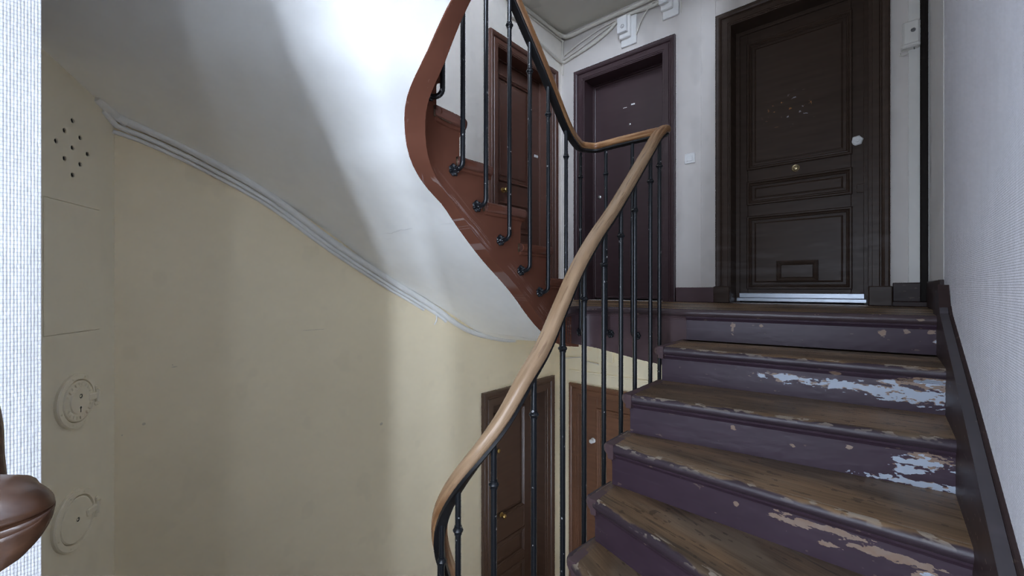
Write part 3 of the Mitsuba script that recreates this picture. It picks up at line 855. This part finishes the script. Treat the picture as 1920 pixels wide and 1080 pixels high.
def plan(pts, r=.07):
    """polyline with rounded corners"""
    out = [np.array(pts[0])]
    for a, b, c in zip(pts[:-2], pts[1:-1], pts[2:]):
        a, b, c = map(np.array, (a, b, c)); u, v = (a - b) / np.linalg.norm(a - b), (c - b) / np.linalg.norm(c - b)
        p, q = b + u * r, b + v * r
        for t in np.linspace(0, 1, 9): out.append((1 - t) ** 2 * p + 2 * t * (1 - t) * b + t * t * q)
    return out + [np.array(pts[-1])]


RX0, RX1, RYL, RR, RXC, RYC = -1.342, -.935, 2.405, .2035, -1.1385, 1.20
arcp = lambda n=25: [np.array([RXC - RR * math.cos(a), RYC - RR * math.sin(a)]) for a in np.linspace(0, math.pi, n)]
westp = [np.array([XWI - .25 * max(0, y - 1.75) ** 1.6 + ROFF, y]) for y in np.linspace(2.12, 1.30, 11)]
low = [np.array([RX0, 2.2])] + arcp()                       # lower west side and the turn
mid = plan([(RX1, RYC), (RX1, RYL), (-1.39, RYL - .01), (-1.445, 2.30), tuple(westp[0])], .035) + westp[1:] + [np.array([RX0, RYC])]
up = arcp()[1:] + [np.array([RX1, 2.2])]
P2 = np.array(low + mid[1:] + up)
keep = np.r_[True, np.linalg.norm(np.diff(P2, axis=0), axis=1) > 1e-4]; P2 = P2[keep]
d = np.r_[0, np.cumsum(np.linalg.norm(np.diff(P2, axis=0), axis=1))]


def s_at(x, y, lo=0., hi=1e9):
    ss = np.linspace(max(lo, 0), min(hi, d[-1]), 6000); q = np.stack([np.interp(ss, d, P2[:, 0]), np.interp(ss, d, P2[:, 1])], 1)
    return ss[np.argmin(np.linalg.norm(q - [x, y], axis=1))]


sa = 2.2 - RYC; sb = sa + math.pi * RR                         # lower arc
s_nw = s_at(-1.43, 2.34, sb); s_ne = s_at(RX1, RYL, sb, sb + 1.5)
s_up0 = s_at(RX0, RYC, s_nw)
se = lambda y: sb + (y - RYC)
ctl = [(0, -2.14), (.20, -2.06), (.35, -1.90), (.64, -1.58), (sa, -1.10), (sa + math.pi * RR * .283, -.785), (sa + math.pi * RR * .5, -.57), (sa + math.pi * RR * .78, -.33), (se(1.153), -.187), (se(1.244), -.095), (se(1.345), .035), (se(1.455), .178),
       (se(1.577), .304), (se(1.763), .463), (se(1.922), .61), (se(2.134), .812), (se(2.29), .955), (s_ne - .02, 1.0), (s_ne + .08, 1.005), (s_ne + .25, 1.005), (s_nw - .02, 1.0)]
for y, z in [(2.12, 1.015), (2.05, 1.045), (1.855, 1.195), (1.707, 1.342), (1.603, 1.448), (1.552, 1.50), (1.40, 1.68), (1.20, 1.92)]:
    q = np.interp(y, [w_[1] for w_ in westp[::-1]], [w_[0] for w_ in westp[::-1]])
    ctl.append((s_at(q, y, s_nw - .1, s_up0 + .05), z))
ctl += [(s_up0 + math.pi * RR * .5, 2.48), (s_up0 + math.pi * RR, 2.87), (s_up0 + math.pi * RR + .3, 3.25), (d[-1], 3.95)]
ctl = sorted(ctl); 
zr = PchipInterpolator([c[0] for c in ctl], [c[1] for c in ctl])
S_ = np.linspace(0, d[-1], 560)
RAIL = np.stack([np.interp(S_, d, P2[:, 0]), np.interp(S_, d, P2[:, 1]), zr(S_)], 1)
for _ in range(2): RAIL[1:-1] = .25 * RAIL[:-2] + .5 * RAIL[1:-1] + .25 * RAIL[2:]


def sweep_rail(path, prof, uvs=True):
    t = np.gradient(path, axis=0); t /= np.linalg.norm(t, axis=1, keepdims=True)
    h = np.stack([t[:, 1], -t[:, 0], 0 * t[:, 0]], 1); h /= np.linalg.norm(h, axis=1, keepdims=True)
    for _ in range(6): h[1:-1] = .25 * h[:-2] + .5 * h[1:-1] + .25 * h[2:]
    h /= np.linalg.norm(h, axis=1, keepdims=True)
    u = np.cross(h, t); u *= np.sign(u[:, 2:3])
    prof = np.array(prof); S = path[:, None] + prof[None, :, :1] * h[:, None] + prof[None, :, 1:] * u[:, None]
    m = loft(S, True, True)
    L = np.r_[0, np.cumsum(np.linalg.norm(np.diff(path, axis=0), axis=1))]
    per = np.r_[0, np.cumsum(np.linalg.norm(np.diff(prof, axis=0), axis=1))]
    uv = np.stack(np.broadcast_arrays(L[:, None], per[None, :]), -1).reshape(-1, 2); uv = np.vstack([uv, uv[:1], uv[-1:]])
    return m, uv


PR = [(.030 * math.copysign(abs(math.cos(a)) ** .75, math.cos(a)), .022 * math.copysign(abs(math.sin(a)) ** .8, math.sin(a)) + (.002 if math.sin(a) > 0 else 0)) for a in np.linspace(0, 2 * math.pi, 22, endpoint=False)]
rm, ruv = sweep_rail(RAIL, PR)
put('balustrade__handrail', rm, 'm_rail', True, ruv); labels['balustrade__handrail'] = {'label': 'polished wooden handrail, pale where hands rub it'}
bm, _ = sweep_rail(RAIL, [(-.020, -.020), (.020, -.020), (.020, -.030), (.016, -.033), (-.016, -.033), (-.020, -.030)])
put('balustrade__rail_band', bm, 'm_blackband', 40); labels['balustrade__rail_band'] = {'label': 'black iron band under the handrail'}
lab('balustrade', 'balustrade of black iron rods with rosettes under a curving wooden handrail round the stairwell', 'balustrade')


def rosette(c, n):
    """cast rosette on the string: petals round a boss; axis n"""
    m = lathe([(.024, 0), (.026, .004), (.022, .010), (.013, .012), (.012, .018), (.015, .021), (.012, .026), (.004, .028)], 30)
    v = m.vertices; a = np.arctan2(v[:, 1], v[:, 0]); r = np.hypot(v[:, 0], v[:, 1])
    k = 1 + .10 * np.cos(7 * a) * (r > .014); v[:, :2] *= k[:, None]; v[:, 2] += .003 * np.cos(7 * a + 1.0) * (r > .010) * (v[:, 2] > .003)
    m.vertices = v
    n = np.array([*n, 0.]); u = np.array([-n[1], n[0], 0.])
    return frame_to(m, c, u, n)


def baluster(x, y, lo, hi, zfoot, n, collar_z, r=.0104, foot=.06):
    """rod from the rail down to zfoot, bent into a rosette on the string in direction -n"""
    s = s_at(x, y, lo, hi); zt = float(zr(s)) - .024
    n = np.array(n, float); R = .03
    pts = [(x, y, z) for z in np.linspace(zt, zfoot + R, 14)]
    for a in np.linspace(0, math.pi / 2, 7)[1:]:
        pts.append((x - n[0] * R * (1 - math.cos(a)), y - n[1] * R * (1 - math.cos(a)), zfoot + R - R * math.sin(a)))
    pts.append((x - n[0] * foot, y - n[1] * foot, zfoot))
    rad = np.full(len(pts), r)
    key = put('balustrade__baluster', tube(pts, rad, 12), 'm_iron', 40)
    zc = zt - .155 if collar_z is None else collar_z
    col = lathe([(.0100, -.015), (.0130, -.014), (.0130, -.010), (.0115, -.009), (.0165, -.004), (.0182, 0), (.0165, .004), (.0115, .009), (.0130, .010), (.0130, .014), (.0100, .015)], 18)
    col.apply_translation([x, y, zc])
    put(key + '__collar', col, 'm_iron', 40)
    put(key + '__rosette', rosette((x - n[0] * foot, y - n[1] * foot, zfoot), n), 'm_iron', 25)


def nose(y, side):
    ys, zs = ([2.2, 1.93, 1.68, 1.43, 1.265, 1.15], [.171 * i for i in range(1, 7)]) if side == 'W' else ([1.306, 1.44, 1.576, 1.734, 2.085, 2.44], [-.171 * i for i in range(5, -1, -1)])
    o = np.argsort(ys); return float(np.interp(y, np.array(ys)[o], np.array(zs)[o]))


for y in (2.292, 2.174, 1.991, 1.845, 1.685, 1.523, 1.369, 1.192):
    baluster(RX1, y, sb - .05, sb + 1.4, nose(y, 'E') - .43, (-1, 0), None, foot=.085)


def arc_baluster(ang, zoff, lo, hi):
    a = math.radians(ang); x, y = RXC + RR * math.cos(a), RYC + RR * math.sin(a)
    zf_ = float(zbot(L1 + RI * math.radians(180 + ang))) + .13 + zoff
    baluster(x, y, lo, hi, zf_, (-math.cos(a), -math.sin(a)), None, foot=.07)


for ang in (-45.9, -82.7, -112, -140, -166): arc_baluster(ang, -F2F, sa - .02, sb + .02)
for x in (-1.145, -1.320): baluster(x, RYL, s_ne, s_nw, -.17, (0, -1), None)
baluster(-1.475, RYL - .045, s_nw - .3, s_nw + .2, -.168, (.6, -.8), None)
for y, zf_ in ((2.055, -.045), (1.840, .095), (1.678, .205), (1.525, .345), (1.368, .485), (1.230, .62)):
    q = float(np.interp(y, [w_[1] for w_ in westp[::-1]], [w_[0] for w_ in westp[::-1]]))
    baluster(q if y > 1.3 else RX0, y, s_nw, s_up0 + .2, zf_, (1, 0), None)
for ang in (-150, -122, -94, -66, -38, -12): arc_baluster(ang, .13, s_up0 - .05, s_up0 + math.pi * RR + .02)

# the end of an old wooden rail close to the camera at the left
# ------------------------------------------------------------------ fittings on the walls
# ash doors of the flue: ring, lid, hinge, keyhole
def ash_door(s, z, r, fancy, label):
    k = fresh('ash_door')
    prof = [(r, 0), (r, .009), (r * .965, .013), (r * .80, .014), (r * .775, .009), (r * .775, 0)]
    ring = lathe(prof + [], 48); ring.apply_translation([s, z, 0])
    scene[k + '__ring'] = mikit.ply(to_flue(ring), 'm_cream_flue', smooth=30)
    lr = r * .765
    lr = r * .750
    lp = [(lr, 0), (lr, .009), (lr * .96, .012), (.001, .0125)] if not fancy else [(lr, 0), (lr, .011), (lr * .97, .014), (lr * .66, .014), (lr * .63, .018), (.001, .018)]
    lid_m = lathe(lp, 48); lid_m.apply_translation([s, z, .001])
    scene[k + '__lid'] = mikit.ply(to_flue(lid_m), 'm_cream_flue', smooth=30)
    boss_z = .018 if fancy else .0125
    hole = lathe([(.0105, boss_z - .002), (.0105, boss_z + .0022), (.0092, boss_z + .003), (.0084, boss_z + .0022), (.0084, boss_z - .0005)], 20); hole.apply_translation([s, z + (.018 if fancy else 0), 0])
    scene[k + '__lid__boss'] = mikit.ply(to_flue(hole), 'm_cream_flue', smooth=30)
    pin = lathe([(.0084, boss_z - .003), (.0084, boss_z + .0012), (.0005, boss_z + .0008)], 16); pin.apply_translation([s, z + (.018 if fancy else 0), 0])
    scene[k + '__lid__bolt_hole'] = mikit.ply(to_flue(pin), 'm_black', smooth=30)
    if fancy:
        kh = cat(frame_to(lathe([(.0045, 0), (.0045, boss_z + .0014), (.0005, boss_z + .0014)], 12), (s, z - .026, 0), (1, 0, 0), (0, 0, 1), (0, 1, 0)), rbox(s - .0022, s + .0022, z - .044, z - .026, 0, boss_z + .0014, .0005))
        scene[k + '__lid__keyhole'] = mikit.ply(to_flue(kh), 'm_black')
        bumps = []
        for i in range(22):                       # worn raised marks under many coats of paint
            a = i / 22 * 2 * math.pi + .1
            if abs(math.sin(a)) < .25: continue
            b_ = rbox(-.003, .003, -.006, .006, 0, .0185 + .0008 * (i % 3), .001); b_.apply_transform(trimesh.transformations.rotation_matrix(a - math.pi / 2 + .2 * ((i % 4) - 1.5), [0, 0, 1])); b_.apply_translation([s + lr * .82 * math.cos(a), z + lr * .82 * math.sin(a), 0])
            bumps.append(b_)
        scene[k + '__lid__raised_marks'] = mikit.ply(to_flue(cat(bumps)), 'm_cream_flue'); labels[k + '__lid__raised_marks'] = {'kind': 'stuff'}
    # hinge on the side away from the camera's left (towards the corner)
    hs = s - r * .93
    hinge = cat(tube([(hs, z - .024, .016), (hs, z + .024, .016)], .011, 12), rbox(hs, s - r * .40, z - .014, z + .014, .008, .021, .004), rbox(hs - .008, hs + .012, z + .024, z + .040, 0, .020, .003), rbox(hs - .008, hs + .012, z - .040, z - .024, 0, .020, .003))
    scene[k + '__hinge'] = mikit.ply(to_flue(hinge), 'm_cream_flue', smooth=30)
    for a in (70, 110, 250, 290, 200, 340):
        sc_ = lathe([(.0035, .010), (.0035, .016), (.0005, .0168)], 8); sc_.apply_translation([s + r * .88 * math.cos(math.radians(a)), z + r * .88 * math.sin(math.radians(a)), 0])
        scene[fresh(k + '__screw')] = mikit.ply(to_flue(sc_), 'm_cream_flue')
    lab(k, label, 'ash door', 'painted-over chimney ash doors on the flue')


ash_door(.232, -.316, .104, True, 'upper round painted-over chimney hatch, with raised marks and a keyhole, on the cream flue')
ash_door(.2385, -.768, .113, False, 'lower round painted-over chimney hatch, with a plain lid, beside the old wooden rail')

# cables along the joint of the soffit and the cream wall
CP = [(.262, .875), (.40, .845), (.60, .775), (.896, .640), (1.25, .415), (1.619, .205), (1.85, .085), (2.072, -.035), (2.17, -.10), (2.285, -.165), (2.42, -.225), (2.60, -.275), (2.85, -.325), (3.2, -.350)]


def along(dx, dz, r, y0, y1, ext=0):
    p = smoothp(np.array([(XW + dx, y, z + dz) for y, z in CP]), 8); p = p[(p[:, 1] >= y0) & (p[:, 1] <= y1)]
    if ext:
        e_ = np.array([XW + dx, .285 + dx * .4]); h_ = np.array([.7071, -.7071]); z0 = p[0][2]
        p = np.vstack([smoothp([[*(e_ + h_ * ext), z0 + .045], [*(e_ + h_ * ext * .5), z0 + .028], [*e_, z0 + .008]], 6), p[2:]])
    return tube(p, r, 12)


k = put('cable_conduit', along(.020, -.016, .020, .30, 2.95, .11), 'm_conduit', 40); lab(k, 'thickest white conduit, topmost of the three under the soffit', 'cable conduit')
for y in (.32, .62, .95, 1.3, 1.62, 1.93, 2.2):
    z = np.interp(y, [c[0] for c in CP], [c[1] for c in CP]); sl = -.58
    cl = tube([(XW + .020, y - .008, z - .016 - sl * .008), (XW + .020, y + .008, z - .016 + sl * .008)], .0225, 12)
    put('cable_conduit__clip', cl, 'm_conduit', 30)
k = put('cable', along(.011, -.052, .0115, .30, 2.15, .07), 'm_conduit', 40); lab(k, 'thin white painted cable running just below the thick conduit', 'cable')
k = put('cable', along(.009, -.077, .0095, .27, 1.95), 'm_conduit', 40); lab(k, 'thin white painted cable, lowest of the three on the cream wall', 'cable')
lp = smoothp([(XW + .010, 2.02, -.035), (XW + .012, 2.05, -.075), (XW + .012, 2.055, -.12), (XW + .010, 2.035, -.155)], 6)
k = put('cable', tube(lp, np.linspace(.008, .004, len(lp)), 10), 'm_conduit', 40); lab(k, 'loose white cable end hanging from the conduit on the cream wall', 'cable')

# cables in the corner under the landing ceiling
def cable(pts, r, label, m='m_cable'):
    kk = put('cable', tube(smoothp(pts, 8), r, 10), m, 40); lab(kk, label, 'cable'); return kk


yb, xb = YN - .014, XW + .014
cable([(xb + .006, 2.55, 2.69), (xb + .004, 3.1, 2.692), (xb + .006, 3.5, 2.688), (xb + .035, 3.645, 2.672), (xb + .12, yb - .008, 2.660), (-2.1, yb - .004, 2.668), (-1.7, yb - .004, 2.665), (-1.2, yb - .004, 2.668), (-.6, yb - .004, 2.67)], .019, 'thick cable following the corner of the landing ceiling')
cable([(xb - .004, 2.55, 2.655), (xb - .004, 3.2, 2.66), (xb - .002, 3.62, 2.655), (xb + .02, yb + .002, 2.64)], .008, 'thin cable on the left wall below the ceiling corner')
cable([(xb, 2.85, 2.52), (xb, 2.98, 2.535), (xb - .003, 3.25, 2.485), (xb - .002, 3.55, 2.44), (xb + .02, yb, 2.425), (-2.40, yb, 2.44), (-2.15, yb, 2.49), (-1.98, yb, 2.555), (-1.90, yb, 2.60), (-1.75, yb - .004, 2.615), (-1.6, yb - .004, 2.60), (-1.45, yb, 2.60)], .015, 'drooping cable from the left wall round the corner to the white box')
cable([(xb + .012, yb, 2.65), (xb + .010, yb, 2.55), (xb + .010, yb, 2.44), (xb + .012, yb, 2.30)], .007, 'short upright cable in the corner of the landing')
cable([(-2.50, yb + .004, 2.455), (-2.30, yb + .004, 2.50), (-2.08, yb + .004, 2.565), (-1.95, yb + .004, 2.60)], .006, 'thin cable rising along the wall above the plum door')
cable([(-2.50, yb + .004, 2.49), (-2.30, yb + .004, 2.555), (-2.0, yb + .004, 2.615), (-1.6, yb + .004, 2.625), (-1.2, yb + .004, 2.63)], .006, 'thin cable just under the thick one above the plum door')
cable([(-1.50, yb - .01, 2.615), (-1.53, yb - .018, 2.585), (-1.57, yb - .012, 2.60), (-1.55, yb - .02, 2.62), (-1.51, yb - .016, 2.60), (-1.47, yb - .01, 2.59)], .005, 'tangled cable loop between the two white boxes')
cable([(-1.60, yb - .01, 2.59), (-1.66, yb - .006, 2.52), (-1.705, yb - .004, 2.43), (-1.715, yb - .004, 2.40)], .005, 'thin cable dropping to the right side of the left white box')


def junction_box(a, b, z0, z1, label):
    kk = fresh('junction_box')
    w, h = b - a, z1 - z0
    scene[kk + '__backplate'] = mikit.ply(TN(lbox(a, b, z0, z1, 0, .020, .004)), 'm_white')
    scene[kk + '__base'] = mikit.ply(TN(lbox(a - .004, b - .045, z0 + .065, z1 + .0, .020, .050, .005)), 'm_white')
    scene[kk + '__cover'] = mikit.ply(TN(lbox(a - .008, b - .065, z0 + .105, z1 - .01, .050, .085, .004)), 'm_plastic')
    o = ringmould(0, .001, 0, .001, [(0, 0), (0, .001)]) if False else None
    c0 = (a - .008 + (b - .065)) / 2
    rg = trimesh.creation.annulus(.013, .017, .0012, sections=24); rg.apply_translation([c0 + .008, z0 + .155, .0855])
    scene[kk + '__round_mark'] = mikit.ply(TN(cat(rg, lbox(c0 + .002, c0 + .014, z0 + .153, z0 + .157, .0845, .0862, .0004))), 'm_printgrey')
    lab(kk, label, 'junction box', 'white stepped junction boxes above the doors')


junction_box(-1.865, -1.715, 2.335, 2.595, 'white stepped junction box above the middle of the plum door')
junction_box(-1.475, -1.335, 2.435, 2.700, 'second white stepped junction box, higher up beside the dark green fitting')
k = put('cable', TN(lbox(-1.325, -1.318, 2.45, CZ, 0, .008, .002)), 'm_cable'); lab(k, 'straight thin cable on the wall right of the right white box', 'cable')

# dark fitting at the top of the wall
df = frame_to(prism([(-.045, .12), (.045, .12), (.05, .02), (.012, -.03), (-.03, -.028), (-.04, .01)], .07), (-1.19, YN, 2.585), (1, 0, 0), (0, -1, 0))
k = put('wall_fitting', df, 'm_darkgreen'); lab(k, 'small dark green fitting at the very top of the white wall between the doors', 'wall fitting')

# light switch
kk = 'light_switch'; used.add(kk)
scene[kk + '__plate'] = mikit.ply(TN(lbox(-1.290, -1.205, 1.155, 1.240, 0, .012, .004)), 'm_plastic')
scene[kk + '__rocker'] = mikit.ply(TN(lbox(-1.272, -1.223, 1.172, 1.214, .012, .019, .003)), 'm_plastic')
lab(kk, 'square white light switch on the wall between the plum and black doors', 'light switch')
# bell box in the right corner
kk = 'bell_box'; used.add(kk)
scene[kk + '__case'] = mikit.ply(TN(lbox(.068, .150, 1.630, 1.780, .0, .050, .010)), 'm_greyframe')
scene[kk + '__button'] = mikit.ply(TN(disc([(.012, .049), (.012, .053), (.006, .056), (.001, .056)], .118, 1.715, 16)), 'm_grey', smooth=30)
scene[kk + '__lip'] = mikit.ply(TN(lbox(.062, .150, 1.612, 1.640, .0, .060, .008)), 'm_greyframe')
lp = np.array([(.075 + .020 * math.cos(a), 1.592 + .014 * math.sin(a), .03) for a in np.linspace(0, 2 * math.pi, 24)])
scene[kk + '__wire_loop'] = mikit.ply(TN(tube(lp, .0028, 8)), 'm_cable', smooth=40)
scene[kk + '__wire_stub'] = mikit.ply(TN(tube(smoothp([(.105, 1.615, .03), (.118, 1.622, .035), (.124, 1.60, .035)], 6), .003, 8)), 'm_grey', smooth=40)
lab(kk, 'small grey bell box with a wire loop beside the black corner post', 'bell box')

# lower storey: junction box over the lower door, strip and cables seen through the rods
kk = fresh('junction_box')
scene[kk + '__backplate'] = mikit.ply(TN(lbox(-2.06, -1.86, -.62, -.40, 0, .02, .004)), 'm_north')
scene[kk + '__cover'] = mikit.ply(TN(lbox(-2.08, -1.93, -.58, -.40, .02, .06, .004)), 'm_north')
lab(kk, 'cream junction box under the landing, above the lighter brown lower door', 'junction box')
cable([(-2.50, yb, -.60), (-2.40, yb, -.585), (-2.3, yb - .01, -.57), (-2.25, yb, -.60), (-2.1, yb, -.62)], .005, 'cream cable curling out of the corner below the landing')
cable([(-2.49, yb, -.38), (-2.505, yb, -.55), (-2.495, yb, -.75)], .006, 'cream upright cable in the corner below the landing')
put('trim_6', TN(lbox(-2.44, -.9, -.725, -.705, 0, .012, .003)), 'm_north'); lab('trim_6', 'cream strip above the lower door', kind='structure')

# the old rail at the left, close to the camera
def old_rail():
    """bullnosed rail end with a groove and a bead beneath, swelling towards its fixing"""
    path = smoothp([(-.5245, .0225, -.0625), (-.5293, .0036, -.0650), (-.5474, -.0187, -.0705), (-.5743, -.0487, -.077), (-.6217, -.090, -.090), (-.70, -.15, -.105)], 12)
    L = np.r_[0, np.cumsum(np.linalg.norm(np.diff(path, axis=0), axis=1))]
    t = np.gradient(path, axis=0); t /= np.linalg.norm(t, axis=1, keepdims=True)
    S = []
    base = [(1.0 * math.cos(a), .30 + .70 * math.sin(a) if math.sin(a) > 0 else .30 + .45 * math.sin(a)) for a in np.linspace(math.radians(-65), math.radians(245), 22)]
    base = [(.62, -.22), (.66, -.34), (.80, -.42), (.82, -.56), (.70, -.74), (.55, -1.05), (.30, -1.55), (-.30, -1.55), (-.55, -1.05), (-.70, -.74), (-.82, -.56), (-.80, -.42), (-.66, -.34), (-.62, -.22)][::-1] + base
    for i in range(len(path)):
        e = min(1, L[i] / .030); e = math.sqrt(max(.003, 1 - (1 - e) ** 2)); g = .8 + .55 * min(1, L[i] / .06)
        h = np.array([t[i][1], -t[i][0], 0]); h /= np.linalg.norm(h)
        S.append([path[i] + h * a * .026 * e * g + np.array([0, 0, 1]) * (b_ * (.030 * g) * (e if b_ > -.2 else min(1, e * .8)) - (g - .8) * .004) for a, b_ in base])
    return loft(np.array(S), True, True)


put('wooden_rail', old_rail(), 'm_oldrail', 45); lab('wooden_rail', 'rounded end of an old dark brown wooden rail in front of the white textured jamb', 'rail')
put('wooden_rail__upright', tube(smoothp([(-.655, -.016, -.085), (-.661, -.0185, -.05), (-.667, -.0217, -.0021), (-.71, -.042, .0852), (-.75, -.066, .20)], 8), .0125, 14), 'm_oldrail', 40)
